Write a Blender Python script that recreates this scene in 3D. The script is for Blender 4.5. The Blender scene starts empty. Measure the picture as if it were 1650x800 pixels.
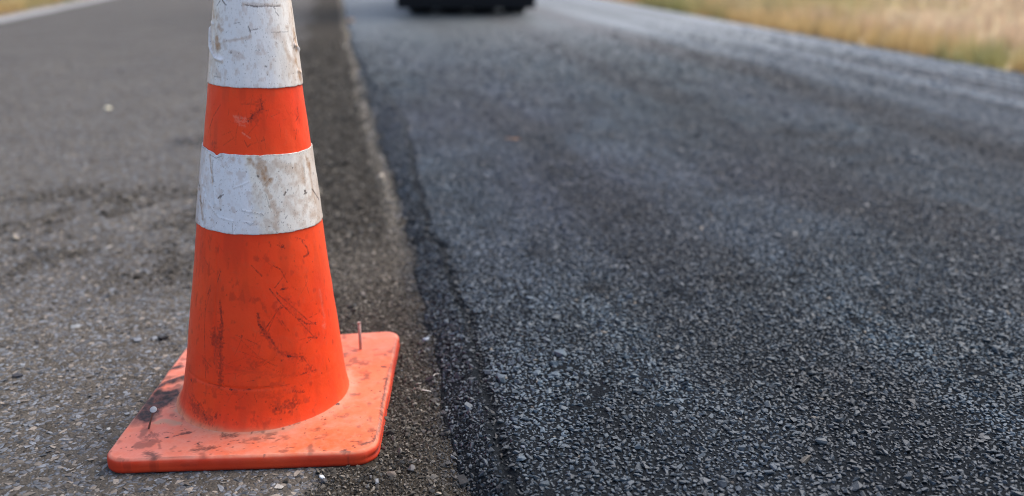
import bpy, bmesh, math, random
import numpy as np
from mathutils import Vector, Matrix
random.seed(7); rng = np.random.default_rng(11)
S = bpy.context.scene; COL = S.collection
PI = math.pi

# ------------------------------------------------------------------ camera, sky, sun, exposure
FPX, PITCH, YAW, CAMH = 1490.0, math.radians(17.86), math.radians(10.5), 0.67
cy_, sy_, cp_, sp_ = math.cos(YAW), math.sin(YAW), math.cos(PITCH), math.sin(PITCH)
CR = np.array([cy_, -sy_, 0.0]); CF = np.array([sy_*cp_, cy_*cp_, -sp_]); CU = np.cross(CR, CF)
CC = np.array([0.0, 0.0, CAMH])
cam_d = bpy.data.cameras.new('camera'); cam = bpy.data.objects.new('camera', cam_d); COL.objects.link(cam)
cam_d.sensor_width = 36.0; cam_d.lens = 36.0*FPX/1650.0
cam_d.clip_start = 0.02; cam_d.clip_end = 5000
cam.matrix_world = Matrix(((CR[0], CU[0], -CF[0], 0), (CR[1], CU[1], -CF[1], 0), (CR[2], CU[2], -CF[2], CAMH), (0, 0, 0, 1)))
cam_d.dof.use_dof = True; cam_d.dof.focus_distance = 1.27; cam_d.dof.aperture_fstop = cam_d.lens/15.0
S.camera = cam

SUN_EL, SUN_AZ = math.radians(56), math.radians(62)      # azimuth measured clockwise from +Y
W = bpy.data.worlds.new('World'); S.world = W; W.use_nodes = True
wn = W.node_tree.nodes; wl = W.node_tree.links
sky = wn.new('ShaderNodeTexSky'); sky.sky_type = 'NISHITA'; sky.sun_disc = False
sky.sun_elevation = SUN_EL; sky.sun_rotation = SUN_AZ; sky.dust_density = 3.5; sky.air_density = 0.85; sky.ozone_density = 0.6
bgn = wn['Background']; bgn.inputs[1].default_value = 0.15
wl.new(sky.outputs[0], bgn.inputs[0])
sd = bpy.data.lights.new('sun', 'SUN'); sd.energy = 0.85; sd.angle = math.radians(60); sd.color = (1.0, 0.985, 0.96)
sun = bpy.data.objects.new('sun', sd); COL.objects.link(sun)
sdir = Vector((math.sin(SUN_AZ)*math.cos(SUN_EL), math.cos(SUN_AZ)*math.cos(SUN_EL), math.sin(SUN_EL)))
sun.rotation_euler = sdir.to_track_quat('Z', 'Y').to_euler(); sun.location = (0, 0, 10)
S.view_settings.view_transform = 'Standard'; S.view_settings.look = 'None'
S.view_settings.exposure = 1.08; S.view_settings.gamma = 1.0
S.cycles.use_denoising = True; S.cycles.denoiser = 'OPENIMAGEDENOISE'; S.cycles.denoising_input_passes = 'RGB_ALBEDO_NORMAL'; S.cycles.denoising_prefilter = 'ACCURATE'; S.cycles.filter_width = 1.1
S.cycles.max_bounces = 6; S.cycles.diffuse_bounces = 3

# ------------------------------------------------------------------ helpers
def ray(u, v):
    return CR*(u-825) + CU*(400-v) + CF*FPX
def g(u, v, z=0.0):
    d = ray(u, v); t = (z-CAMH)/d[2]; return CC + t*d

def h3(ix, iy, iz):
    n = (ix.astype(np.int64)*73856093) ^ (iy.astype(np.int64)*19349663) ^ (iz.astype(np.int64)*83492791)
    n = (n & 0x7fffffff).astype(np.uint64)
    n = (n ^ (n >> np.uint64(13)))*np.uint64(1274126177) & np.uint64(0xffffffff)
    n = (n ^ (n >> np.uint64(16)))*np.uint64(2246822519) & np.uint64(0xffffffff)
    n = n ^ (n >> np.uint64(15))
    return (n & np.uint64(0xffffff)).astype(np.float64)/float(0xffffff)
def vn(x, y, z=0.0):
    x = np.asarray(x, float); y = np.asarray(y, float)+0*x; z = np.asarray(z, float)+0*x
    ix, iy, iz = np.floor(x), np.floor(y), np.floor(z)
    fx, fy, fz = x-ix, y-iy, z-iz
    fx = fx*fx*(3-2*fx); fy = fy*fy*(3-2*fy); fz = fz*fz*(3-2*fz)
    r = 0
    for a in (0, 1):
        for b in (0, 1):
            for c in (0, 1):
                r = r + h3(ix+a, iy+b, iz+c)*(fx if a else 1-fx)*(fy if b else 1-fy)*(fz if c else 1-fz)
    return r
def fbm(x, y, z=0.0, o=4):
    s = 0; a = .5; t = 0
    for i in range(o):
        s = s + a*vn(x*2**i+17*i, y*2**i-9*i, z*2**i+5*i); t += a; a *= .5
    return s/t
def sstep(a, b, x):
    t = np.clip((x-a)/(b-a), 0, 1); return t*t*(3-2*t)

def tag(o, label=None, cat=None, group=None, kind=None):
    if label: o['label'] = label
    if cat: o['category'] = cat
    if group: o['group'] = group
    if kind: o['kind'] = kind
    return o
def empty(name, loc, rz=0):
    o = bpy.data.objects.new(name, None); COL.objects.link(o); o.location = loc; o.rotation_euler = (0, 0, rz)
    o.empty_display_size = .05
    return o
def mesh_obj(name, verts, faces, mat=None, parent=None, smooth=False, link=True):
    me = bpy.data.meshes.new(name)
    verts = np.asarray(verts, dtype=np.float32)
    if isinstance(faces, np.ndarray):
        nf, k = faces.shape
        me.vertices.add(len(verts)); me.vertices.foreach_set('co', verts.ravel())
        me.loops.add(nf*k); me.loops.foreach_set('vertex_index', faces.ravel().astype(np.int32))
        me.polygons.add(nf); me.polygons.foreach_set('loop_start', np.arange(0, nf*k, k, dtype=np.int32))
        me.update(calc_edges=True)
    else:
        me.from_pydata([tuple(map(float, v)) for v in verts], [], faces); me.update()
    me.polygons.foreach_set('use_smooth', np.full(len(me.polygons), smooth))
    if mat: me.materials.append(mat)
    o = bpy.data.objects.new(name, me)
    if link: COL.objects.link(o)
    if parent: o.parent = parent
    return o
def fattr(o, name, arr):
    a = o.data.attributes.new(name, 'FLOAT', 'POINT'); a.data.foreach_set('value', np.asarray(arr, np.float32))
def bm_obj(name, bm, mat, parent=None, smooth=False):
    me = bpy.data.meshes.new(name); bm.to_mesh(me); bm.free()
    if mat: me.materials.append(mat)
    for p in me.polygons: p.use_smooth = smooth
    o = bpy.data.objects.new(name, me); COL.objects.link(o)
    if parent: o.parent = parent
    return o
def grid_faces(nu, nv, wrap=False):
    i = np.arange(nv-1)[:, None]; j = np.arange(nu if wrap else nu-1)[None, :]
    j2 = (j+1) % nu
    return np.stack([i*nu+j, i*nu+j2, (i+1)*nu+j2, (i+1)*nu+j], -1).reshape(-1, 4)

# --- materials
class NT:
    def __init__(s, name):
        s.m = bpy.data.materials.new(name); s.m.use_nodes = True; s.t = s.m.node_tree
        s.b = s.t.nodes['Principled BSDF']
    def n(s, typ, **kw):
        nd = s.t.nodes.new(typ)
        for k, v in kw.items(): setattr(nd, k, v)
        return nd
    def l(s, a, b): s.t.links.new(a, b)
    def val(s, inp, v):
        if hasattr(v, 'links') or hasattr(v, 'is_output'): s.l(v, inp)
        else:
            if isinstance(v, (tuple, list)) and len(v) == 3 and inp.type == 'RGBA': v = (*v, 1)
            inp.default_value = v
    def mix(s, f, a, b, mode='MIX'):
        nd = s.n('ShaderNodeMix', data_type='RGBA', blend_type=mode)
        s.val(nd.inputs[0], f); s.val(nd.inputs[6], a); s.val(nd.inputs[7], b); return nd.outputs[2]
    def math(s, op, a, b=0.0, c=None, clamp=False):
        nd = s.n('ShaderNodeMath', operation=op, use_clamp=clamp); s.val(nd.inputs[0], a); s.val(nd.inputs[1], b)
        if c is not None: s.val(nd.inputs[2], c)
        return nd.outputs[0]
    def rng(s, v, a, b, c=0.0, d=1.0):
        nd = s.n('ShaderNodeMapRange'); s.val(nd.inputs[0], v)
        for i, x in enumerate((a, b, c, d)): nd.inputs[i+1].default_value = x
        return nd.outputs[0]
    def pos(s, scale=(1, 1, 1)):
        ge = s.n('ShaderNodeTexCoord'); mp = s.n('ShaderNodeMapping'); mp.inputs['Scale'].default_value = scale
        s.l(ge.outputs['Object'], mp.inputs[0]); return mp.outputs[0]
    def noise(s, vec, scale, detail=4, rough=.55, out=0):
        nd = s.n('ShaderNodeTexNoise'); s.l(vec, nd.inputs['Vector']); nd.inputs['Scale'].default_value = scale
        nd.inputs['Detail'].default_value = detail; nd.inputs['Roughness'].default_value = rough
        return nd.outputs[out]
    def vor(s, vec, scale, feature='F1', out='Distance'):
        nd = s.n('ShaderNodeTexVoronoi', feature=feature); s.l(vec, nd.inputs['Vector']); nd.inputs['Scale'].default_value = scale
        return nd.outputs[out]
    def attr(s, name, inst=False, out='Fac'):
        nd = s.n('ShaderNodeAttribute', attribute_name=name)
        if inst: nd.attribute_type = 'INSTANCER'
        return nd.outputs[out]
    def bump(s, h, strength, dist):
        nd = s.n('ShaderNodeBump'); s.val(nd.inputs['Strength'], strength); nd.inputs['Distance'].default_value = dist
        s.l(h, nd.inputs['Height']); s.l(nd.outputs[0], s.b.inputs['Normal']); return nd
    def col(s, c): s.val(s.b.inputs['Base Color'], c)
    def rough(s, r): s.val(s.b.inputs['Roughness'], r)
    def spec(s, v): s.b.inputs['Specular IOR Level'].default_value = v

def plain(name, col, rough=.6, metal=0.0, spec=.5, bump=None):
    m = NT(name); n = m.noise(m.pos(), 60, 5)
    m.col(m.mix(m.rng(n, .3, .7, 0, 1), tuple(c*.75 for c in col), tuple(min(1, c*1.2) for c in col)))
    m.rough(rough); m.b.inputs['Metallic'].default_value = metal; m.spec(spec)
    if bump: m.bump(m.noise(m.pos(), bump[0], 4), .6, bump[1])
    return m.m

# ground sheets
def mat_old():
    m = NT('old_asphalt'); p = m.pos()
    big = m.noise(p, 2.2, 3); mid = m.noise(p, 28, 4); fine = m.noise(p, 420, 5, .7)
    cell = m.vor(p, 130, out='Color'); sep = m.n('ShaderNodeSeparateColor'); m.l(cell, sep.inputs[0])
    edge = m.vor(p, 130, 'DISTANCE_TO_EDGE')
    matrix = m.mix(m.rng(mid, .35, .65), (.105, .092, .074), (.170, .150, .124))
    matrix = m.mix(m.rng(fine, .3, .7), m.mix(1.0, matrix, (.45, .44, .42), 'MULTIPLY'), matrix)
    chip = m.mix(sep.outputs[1], (.10, .105, .115), (.20, .205, .21))
    c = m.mix(m.math('MULTIPLY', m.rng(sep.outputs[0], .55, .62), m.rng(edge, .05, .12)), matrix, chip)
    c = m.mix(m.rng(big, .35, .65), m.mix(1.0, c, (.84, .84, .86), 'MULTIPLY'), c)
    c = m.mix(m.attr('loose'), c, m.mix(m.rng(mid, .35, .65), (.030, .025, .018), (.065, .055, .042)))
    c = m.mix(m.attr('pale'), c, m.mix(m.rng(mid, .3, .7), (.17, .145, .11), (.27, .235, .18)))
    c = m.mix(m.attr('tar'), c, (.022, .021, .022))
    m.col(c); m.rough(.95); m.spec(.12)
    h = m.math('ADD', m.math('MULTIPLY', fine, .5), m.rng(edge, 0, .3))
    m.bump(h, .8, .0022); return m.m
def mat_new():
    m = NT('fresh_asphalt'); p = m.pos()
    streak = m.noise(m.pos((1, .07, 1)), 3.2, 4, .6); blot = m.noise(p, 2.3, 4)
    fine = m.noise(p, 500, 4, .7)
    cell = m.vor(p, 150, out='Color'); sep = m.n('ShaderNodeSeparateColor'); m.l(cell, sep.inputs[0])
    edge = m.vor(p, 150, 'DISTANCE_TO_EDGE')
    c = m.mix(sep.outputs[0], (.040, .053, .057), (.080, .104, .111))
    c = m.mix(m.rng(edge, .0, .10), (.010, .010, .012), c)
    far = m.attr('bare'); c = m.mix(far, (.015, .018, .021), c)
    c = m.mix(m.rng(streak, .40, .62), m.mix(1.0, c, (.80, .80, .80), 'MULTIPLY'), m.mix(1.0, c, (1.25, 1.22, 1.2), 'MULTIPLY'))
    c = m.mix(m.attr('sheen_streak'), c, (.22, .25, .27))
    c = m.mix(m.attr('brown'), c, (.035, .034, .036))
    m.col(c); m.rough(m.math('SUBTRACT', .95, m.math('MULTIPLY', far, m.rng(blot, .3, .7, .45, .35)))); m.val(m.b.inputs['Specular IOR Level'], m.math('ADD', .04, m.math('MULTIPLY', far, .7)))
    h = m.math('ADD', m.math('MULTIPLY', fine, .35), m.rng(edge, 0, .35)); m.bump(h, .9, .0022); return m.m
def mat_stone(name, rough, spec):
    m = NT(name); ge = m.n('ShaderNodeTexCoord')
    nz = m.noise(ge.outputs['Object'], 2.5, 5, .7)
    base = m.attr('col', True, 'Color')
    c = m.mix(m.rng(nz, .3, .7), m.mix(1.0, base, (.68, .68, .68), 'MULTIPLY'), m.mix(1.0, base, (1.22, 1.22, 1.22), 'MULTIPLY'))
    m.col(c); m.rough(rough); m.spec(spec); m.bump(nz, .5, .0012); return m.m

def curve(px, z):
    P = np.array([g(u, v, z)[:2] for u, v in px]); P = P[P[:, 1].argsort()]
    return P
# lip of the fresh mat and foot of its tapered edge, followed along the road
LIP = curve([(834, 800), (810, 734), (795, 695), (783, 644), (768, 590), (756, 540), (737, 488), (714, 412), (690, 372), (678, 324), (670, 288), (652, 200), (616, 140), (582, 80), (566, 40)], .03)
FOOT = curve([(758, 800), (744, 740), (724, 671), (713, 599), (700, 540), (690, 496), (674, 430), (664, 384), (652, 336), (636, 296), (618, 248), (603, 192), (584, 128), (570, 80), (560, 40)], 0.0)
def lipX(y): return np.interp(y, LIP[:, 0*0+1], LIP[:, 0]) + .006*(vn(y*9, 3.0)-.5)*np.clip(y, 0, 2)
def footX(y): return np.minimum(np.interp(y, FOOT[:, 1], FOOT[:, 0]) + .016*(vn(y*13, 7.0)-.5)*np.clip(y, .6, 1.5), lipX(y)-.018)
def oldH(x, y):
    hh = .0035*(fbm(x*6, y*6, 1.0, 3)-.5) + .0018*(vn(x*60, y*60, 2.0)-.5)
    f = footX(y); d = f-x
    far = sstep(1.9, 2.6, y)
    hh = hh + far*.014*np.exp(-((d-.035)/.022)**2)*(.6+.8*vn(x*20, y*8, 4.0))
    hh = hh + .007*looseM(x, y)*(fbm(x*25, y*25, 5.0, 3)-.35)
    return hh
def looseM(x, y):
    """loose dark grit strip along the joint, plus rough ravelled patches"""
    f = footX(y); d = f-x
    w = np.interp(y, [.8, 1.15, 1.4, 1.9, 2.6, 4, 12], [.24, .17, .15, .24, .33, .40, .40])
    n = fbm(x*9, y*5, 8.0, 3)-.5
    a = 1-sstep(.75, 1.15, d/w + n*.8)
    c = np.exp(-((y-2.35+.18*(x+.5))/.45)**2)*np.exp(-((x+.62)/.85)**2)
    b = sstep(.36, .80, fbm(x*8, y*5, 21.0, 3)+.35*(vn(x*42, y*30, 3.0)-.5)+.12*c)*np.clip(c*1.6, 0, 1)*.5
    return np.clip(np.maximum(a, b*.85), 0, 1)
def newH(x, y):
    l, f = lipX(y), footX(y)
    t = np.clip((x-f)/np.maximum(l-f, .01), 0, 1)
    z = .004+.026*(1-(1-t)**1.6)
    z = z + .0022*(fbm(x*5, y*2.5, 11.0, 3)-.5)*t - .008*np.exp(-((x-l-.003-.012*(vn(y*22, 9.0)-.5))/.008)**2)*(.35+.9*vn(x*20, y*32, 8.0)) + .005*(vn(x*70, y*70, 13.0)-.5)*np.exp(-((x-l)/.03)**2)
    z = z + .0035*(1-t)*(vn(x*50, y*50, 3.0)-.4)
    return z

def spaced(a, b, fine0, fine1, step, grow=1.06):
    L = list(np.arange(fine0, fine1, step)); s = step
    v = fine1
    while v < b: L.append(v); s *= grow; v += s
    L.append(b); s = step; v = fine0-step; pre = []
    while v > a: pre.append(v); s *= grow; v -= s
    pre.append(a)
    return np.array(sorted(pre)+L)

ys = spaced(-1.5, 90, .75, 4.2, .014)
# verge / meadow: one sheet to the horizon
def mat_meadow():
    m = NT('meadow'); p = m.pos((1, .35, 1))
    a = m.noise(p, .35, 4); b = m.noise(m.pos(), 6, 5)
    c = m.mix(m.rng(a, .35, .65), (.56, .43, .30), (.45, .37, .18)); c = m.mix(m.rng(b, .3, .7), c, m.mix(1.0, c, (.7, .72, .6), 'MULTIPLY'))
    m.col(c); m.rough(.9); m.spec(.1); m.bump(b, .5, .05); return m.m
gx = spaced(-1500, 1500, -12, 14, .6, 1.25); gy = spaced(-1500, 1500, -3, 40, .6, 1.25)
GX, GY = np.meshgrid(gx, gy)
GZ = -.012 + np.where(GX > 3.9, .05*sstep(3.9, 6, GX)*(vn(GX*1.3, GY*.6)+.3), 0) + np.where(GX < -3.8, .04*sstep(-3.8, -6, GX)*vn(GX, GY), 0)
o = mesh_obj('ground', np.stack([GX, GY, GZ], -1).reshape(-1, 3), grid_faces(len(gx), len(gy)), mat_meadow(), smooth=True); tag(o, kind='structure')

# old road surface
M_OLD = mat_old()
xo = spaced(-3.62, .30, -1.25, .29, .014)
X, Y = np.meshgrid(xo, ys)
Z = oldH(X, Y)
o = mesh_obj('old_road', np.stack([X, Y, Z], -1).reshape(-1, 3), grid_faces(len(xo), len(ys)), M_OLD, smooth=True); tag(o, kind='structure')
fattr(o, 'loose', looseM(X, Y).ravel())
dd = footX(Y)-X
pale = np.exp(-((dd-.03)/.022)**2)*sstep(1.8, 2.4, Y)*.8 + sstep(-3.2, -3.35, X)*.8 + .35*np.exp(-((Y-1.95)/.22)**2)*np.exp(-((dd-.12)/.12)**2)
fattr(o, 'pale', np.clip(pale, 0, 1).ravel())
tar = np.zeros_like(X)
for u, v, r in [(500, 88, .07), (307, 228, .06), (330, 340, .05), (262, 545, .012), (505, 10, .1)]:
    P = g(u, v); tar = np.maximum(tar, np.exp(-(((X-P[0])/r)**2+((Y-P[1])/(r*1.5))**2)))
fattr(o, 'tar', (np.clip(tar*1.4, 0, 1)*sstep(.3, .55, vn(X*30, Y*30, 9.0)+.15)).ravel())

# fresh mat: strips follow the wandering lip
M_NEW = mat_new()
ts = np.concatenate([np.linspace(-.12, 1.2, 22), 1.2+(np.linspace(0, 1, 150)[1:]**1.5)*60])
rows = []
xr = 3.655
F_, L_ = footX(ys), lipX(ys)
XX = []
for k, t in enumerate(ts):
    base = F_+(L_-F_)*min(t, 1.2)
    if t > 1.2: base = base + (xr-base)*((t-1.2)/60)
    XX.append(base)
X = np.array(XX).T; Y = np.repeat(ys[:, None], len(ts), 1)
Z = newH(X, Y); Z[:, 0] = -.02
Z[:, 0] = -.006
Z[:, -1] = -.01; X[:, -1] = xr+.03
o = mesh_obj('new_road', np.stack([X, Y, Z], -1).reshape(-1, 3), grid_faces(len(ts), len(ys)), M_NEW, smooth=True); tag(o, kind='structure')
fattr(o, 'bare', sstep(1.7, 6.0, Y).ravel())
wn_ = fbm(X*2.2, Y*.22, 4.0, 4)
sheen_streak = sstep(2.25, 3.0, X + (wn_-.5)*1.2)*(.24+.76*sstep(.42, .60, vn(X*11, Y*.10, 41.0)*.65+.35*vn(X*30, Y*.5, 6.0)))*.9  # pale roller streaks, with the distant sheen painted into the colour
fattr(o, 'sheen_streak', sheen_streak.ravel())
brown = .5*np.exp(-((X-1.55-(fbm(Y*.4, 5.0, 1.0, 3)-.5)*.4)/.14)**2)+np.exp(-((X-2.2-(fbm(Y*.5, 2.0, 1.0, 3)-.5)*.3)/.16)**2)*.95
fattr(o, 'brown', brown.ravel())

# painted edge line on the old road, far left
M_PAINT = NT('worn_white_paint'); pn = M_PAINT.noise(M_PAINT.pos(), 30, 5)
M_PAINT.col(M_PAINT.mix(M_PAINT.rng(pn, .45, .6), (.27, .26, .245), (.36, .355, .34))); M_PAINT.rough(.7)
ly = np.linspace(2, 90, 300); e = .006*(vn(ly*3, 1.0)-.5)
V = np.concatenate([np.stack([-3.40+e, ly, oldH(-3.40+0*ly, ly)+.005], -1), np.stack([-3.20-e, ly, oldH(-3.20+0*ly, ly)+.005], -1)])
Fc = [[i, i+300, i+301, i+1] for i in range(299)]
o = mesh_obj('road_marking', V, Fc, M_PAINT.m); tag(o, kind='structure')

# ------------------------------------------------------------------ scattered stones (uncountable): geometry-node instances
def stone_mesh(name, seed, flat, mat, npts=11, irregular=.35):
    r = random.Random(seed); bm = bmesh.new()
    for i in range(npts):
        th = r.uniform(0, 2*PI); z = r.uniform(-1, 1); q = math.sqrt(1-z*z); k = r.uniform(1-irregular, 1)
        bm.verts.new((q*math.cos(th)*k, q*math.sin(th)*k*r.uniform(.6, .85), max(-.55, min(.55, z*k))*flat))
    res = bmesh.ops.convex_hull(bm, input=bm.verts)
    junk = [e_ for e_ in res['geom_interior'] if isinstance(e_, bmesh.types.BMVert)]
    bmesh.ops.delete(bm, geom=junk, context='VERTS')
    bmesh.ops.recalc_face_normals(bm, faces=bm.faces)
    me = bpy.data.meshes.new(name); bm.to_mesh(me); bm.free(); me.materials.append(mat)
    return bpy.data.objects.new(name, me)
def source(name, objs):
    c = bpy.data.collections.new(name)
    for q in objs: c.objects.link(q)
    return c
def scatter(name, P, rot, scl, idx, col, coll, label, cat):
    n = len(P); me = bpy.data.meshes.new(name); me.vertices.add(n); me.vertices.foreach_set('co', P.astype(np.float32).ravel())
    for nm, ty, a, key in (('rot', 'FLOAT_VECTOR', rot, 'vector'), ('scl', 'FLOAT_VECTOR', scl, 'vector')):
        at = me.attributes.new(nm, ty, 'POINT'); at.data.foreach_set(key, a.astype(np.float32).ravel())
    at = me.attributes.new('idx', 'INT', 'POINT'); at.data.foreach_set('value', idx.astype(np.int32))
    at = me.attributes.new('col', 'FLOAT_COLOR', 'POINT'); at.data.foreach_set('color', np.concatenate([col, np.ones((n, 1))], 1).astype(np.float32).ravel())
    o = bpy.data.objects.new(name, me); COL.objects.link(o)
    ng = bpy.data.node_groups.new(name, 'GeometryNodeTree')
    ng.interface.new_socket('Geometry', in_out='INPUT', socket_type='NodeSocketGeometry')
    ng.interface.new_socket('Geometry', in_out='OUTPUT', socket_type='NodeSocketGeometry')
    N = ng.nodes.new; gi = N('NodeGroupInput'); go = N('NodeGroupOutput')
    ci = N('GeometryNodeCollectionInfo'); ci.inputs[0].default_value = coll; ci.inputs['Separate Children'].default_value = True; ci.inputs['Reset Children'].default_value = True
    ip = N('GeometryNodeInstanceOnPoints'); ip.inputs['Pick Instance'].default_value = True
    m2p = N('GeometryNodeMeshToPoints'); m2p.inputs['Radius'].default_value = .001
    def na(nm, ty):
        q = N('GeometryNodeInputNamedAttribute'); q.data_type = ty; q.inputs['Name'].default_value = nm; return q.outputs[0]
    L = ng.links.new
    L(gi.outputs[0], m2p.inputs[0]); L(m2p.outputs[0], ip.inputs['Points']); L(ci.outputs[0], ip.inputs['Instance'])
    L(na('rot', 'FLOAT_VECTOR'), ip.inputs['Rotation']); L(na('scl', 'FLOAT_VECTOR'), ip.inputs['Scale']); L(na('idx', 'INT'), ip.inputs['Instance Index'])
    L(ip.outputs[0], go.inputs[0])
    md = o.modifiers.new('scatter', 'NODES'); md.node_group = ng
    tag(o, label, cat, kind='stuff'); return o
def jgrid(x0, x1, y0, y1, c, jit=.9):
    a = np.arange(x0, x1, c); b = np.arange(y0, y1, c); A, B = np.meshgrid(a, b)
    A = A+(rng.random(A.shape)-.5)*c*jit; B = B+(rng.random(B.shape)-.5)*c*jit
    return A.ravel(), B.ravel()
def inview(x, y, m=.35):
    """keep what the camera and a viewer a step beside it can see"""
    d = np.stack([x, y], -1)
    fw = x*sy_+y*cy_; lt = x*cy_-y*sy_
    return (fw > .75) & (np.abs(lt) < fw*.62+m)

M_ST_NEW = mat_stone('fresh_stone', .52, .45); M_ST_OLD = mat_stone('worn_stone', .8, .2)
c_new = source('fresh_stones', [stone_mesh('stone', 100+i, .62, M_ST_NEW, 12) for i in range(12)])
c_old = source('old_stones', [stone_mesh('stone', 200+i, .55, M_ST_OLD, 10, .45) for i in range(12)])

# fresh mat aggregate
parts = []
for (c, y0, y1, smul) in ((.0066, .75, 2.5, 1.0), (.0050, .75, 1.75, .45), (.0080, 2.5, 3.9, 1.22), (.0130, 3.9, 9.0, 1.9)):
    x, y = jgrid(.0, xr, y0, y1, c); k = (x > footX(y)) & inview(x, y); parts.append((x[k], y[k], np.full(k.sum(), smul)))
x = np.concatenate([p[0] for p in parts]); y = np.concatenate([p[1] for p in parts]); sm = np.concatenate([p[2] for p in parts])
k = rng.random(len(x)) > sstep(3.0, 8.8, y)**.7; x, y, sm = x[k], y[k], sm[k]
n = len(x)
fine = sm < .6; s = .0041*np.exp(rng.normal(0, .27, n))*sm; s[fine] = .0021*np.exp(rng.normal(0, .25, fine.sum())); big = rng.random(n) < .03; s[big & ~fine] *= 1.6
gap = fbm(x*7, y*7, 31.0, 3); holes = vn(x*38, y*38, 6.0)
thin = (holes > .74) & (gap > .52)                      # open, coarse spots in the mat
l_ = lipX(y); f_ = footX(y); onedge = (x < l_)
seam = np.abs(x-l_-.002) < .007*(.5+vn(y*40, 1.0))
keep = ~(thin & ~fine & (rng.random(n) < .45)) & ~(seam & (rng.random(n) < .30)) & ~(onedge & (rng.random(n) < .25))
x, y, s, onedge, sm, fine = x[keep], y[keep], s[keep], onedge[keep], sm[keep], fine[keep]; n = len(x)
tilt = np.where(onedge | fine, .6, .12)
rot = np.stack([rng.normal(0, 1, n)*tilt, rng.normal(0, 1, n)*tilt, rng.random(n)*2*PI], -1)
zz = newH(x, y)+np.where(fine, -.0022, s*(.10+.38*rng.random(n)) - .0006)
scl = np.stack([s, s*(.85+.3*rng.random(n)), s*(.8+.5*rng.random(n))], -1)
b = .041+.042*rng.random(n)**1.5; b[fine] *= .45; hi = rng.random(n) < .04; b[hi] *= 1.3; b = b*np.where(onedge, .88, 1)*(.82+.36*fbm(x*3, y*1.2, 3.0, 3))
lip_shade = np.exp(-((x-lipX(y)-.002-.010*(vn(y*22, 9.0)-.5))/.0125)**2); b = b*(1-.85*lip_shade)  # crevice shade along the lip, painted into the stone colour
for (pu, pv, pr_, pa) in ((1330, 235, .16, .55), (965, 466, .035, .6), (1390, 262, .10, .4), (985, 695, .02, .6), (1290, 215, .12, .5), (1540, 340, .12, .4), (900, 205, .10, .3), (1165, 455, .03, .5), (1500, 395, .06, .4), (1190, 610, .02, .6), (860, 410, .03, .4)):
    q_ = g(pu, pv, .03); b = b*(1-min(.9, pa*1.5)*np.exp(-((x-q_[0])/pr_)**2-((y-q_[1])/(pr_*1.5))**2)*sstep(.35, .6, vn(x*26/max(1, q_[1]/1.6), y*26/max(1, q_[1]/1.6), 5.0)+.1))
b = b*(1-.68*np.exp(-((x-2.2-(fbm(y*.5, 2.0, 1.0, 3)-.5)*.3)/.15)**2)-.3*np.exp(-((x-1.55-(fbm(y*.4, 5.0, 1.0, 3)-.5)*.4)/.12)**2))*(.70+.60*sstep(.35, .65, fbm(x*4.5, y*.35, 17.0, 3)))*(.80+.4*sstep(.35, .65, fbm(x*11, y*6, 57.0, 3)))
tn = (fbm(x*1.6, y*.8, 27.0, 3)-.5)[:, None]*np.array([.35, -.12, .0])
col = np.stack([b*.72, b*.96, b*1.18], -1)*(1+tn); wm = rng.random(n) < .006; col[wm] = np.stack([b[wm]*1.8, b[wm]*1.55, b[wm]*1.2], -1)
wx = sstep(2.25, 2.85, x+(fbm(x*2.2, y*.22, 4.0, 4)-.5)*1.2)*(.24+.76*sstep(.42, .60, vn(x*11, y*.10, 41.0)*.65+.35*vn(x*30, y*.5, 6.0)))*.95  # the sheet's painted sheen and streaks, repeated for the stone colours
col = col*(1-wx[:, None])+np.array([.22, .25, .27])*wx[:, None]
n_new = n
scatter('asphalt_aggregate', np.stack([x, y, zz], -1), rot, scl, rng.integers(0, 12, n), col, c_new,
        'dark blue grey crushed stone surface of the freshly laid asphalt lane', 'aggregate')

# old asphalt: flush weathered chips in a sandy matrix
parts = []
for (c, y0, y1, smul) in ((.0200, .75, 2.4, 2.3), (.0080, .75, 2.2, 1.0), (.0125, 2.2, 3.8, 1.5), (.022, 3.8, 8.0, 2.3)):
    x, y = jgrid(-2.6, .25, y0, y1, c); k = (x < footX(y)) & inview(x, y); parts.append((x[k], y[k], np.full(k.sum(), smul)))
x = np.concatenate([p[0] for p in parts]); y = np.concatenate([p[1] for p in parts]); sm = np.concatenate([p[2] for p in parts])
lo = looseM(x, y); k = (rng.random(len(x)) < (.92*(1-lo)+.05)*(1-sstep(3.8, 8, y))); x, y, sm = x[k], y[k], sm[k]; n = len(x)
s = .0038*np.exp(rng.normal(0, .52, n))*sm; s = np.minimum(s, .0120*sm)
sq = .45/(1+(s/.004)**.5)
lg = (sm > 2.25) & (y < 2.45); s[lg] = .0076*np.exp(rng.normal(0, .28, lg.sum())); s = np.minimum(s, .012)
s[~lg & (y > 2.2)] = np.maximum(s[~lg & (y > 2.2)], .004)
rot = np.stack([rng.normal(0, .13, n), rng.normal(0, .13, n), rng.random(n)*2*PI], -1)
scl = np.stack([s, s*(.7+.3*rng.random(n)), s*np.clip(sq+.15*rng.random(n), .2, .7)*np.where(lg, .75, 1)], -1)
zz = oldH(x, y) - scl[:, 2]*(-.25+.40*rng.random(n)) + lg*.0004
b = .090+.165*rng.random(n); dk = rng.random(n) < .24; b[dk] *= .32
w = rng.random((n, 1)); grey = np.stack([b*.95, b*1.0, b*1.05], -1); brn = np.stack([b*1.20, b*1.03, b*.84], -1)
col = grey*(w < .5)+brn*(w >= .5); lt = rng.random(n) < .012; col[lt] = (.36, .34, .30)
n_old = n
scatter('worn_aggregate', np.stack([x, y, zz], -1), rot, scl, rng.integers(0, 12, n), col, c_old,
        'flat grey and brown stone chips set in the weathered old asphalt', 'aggregate')

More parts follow.
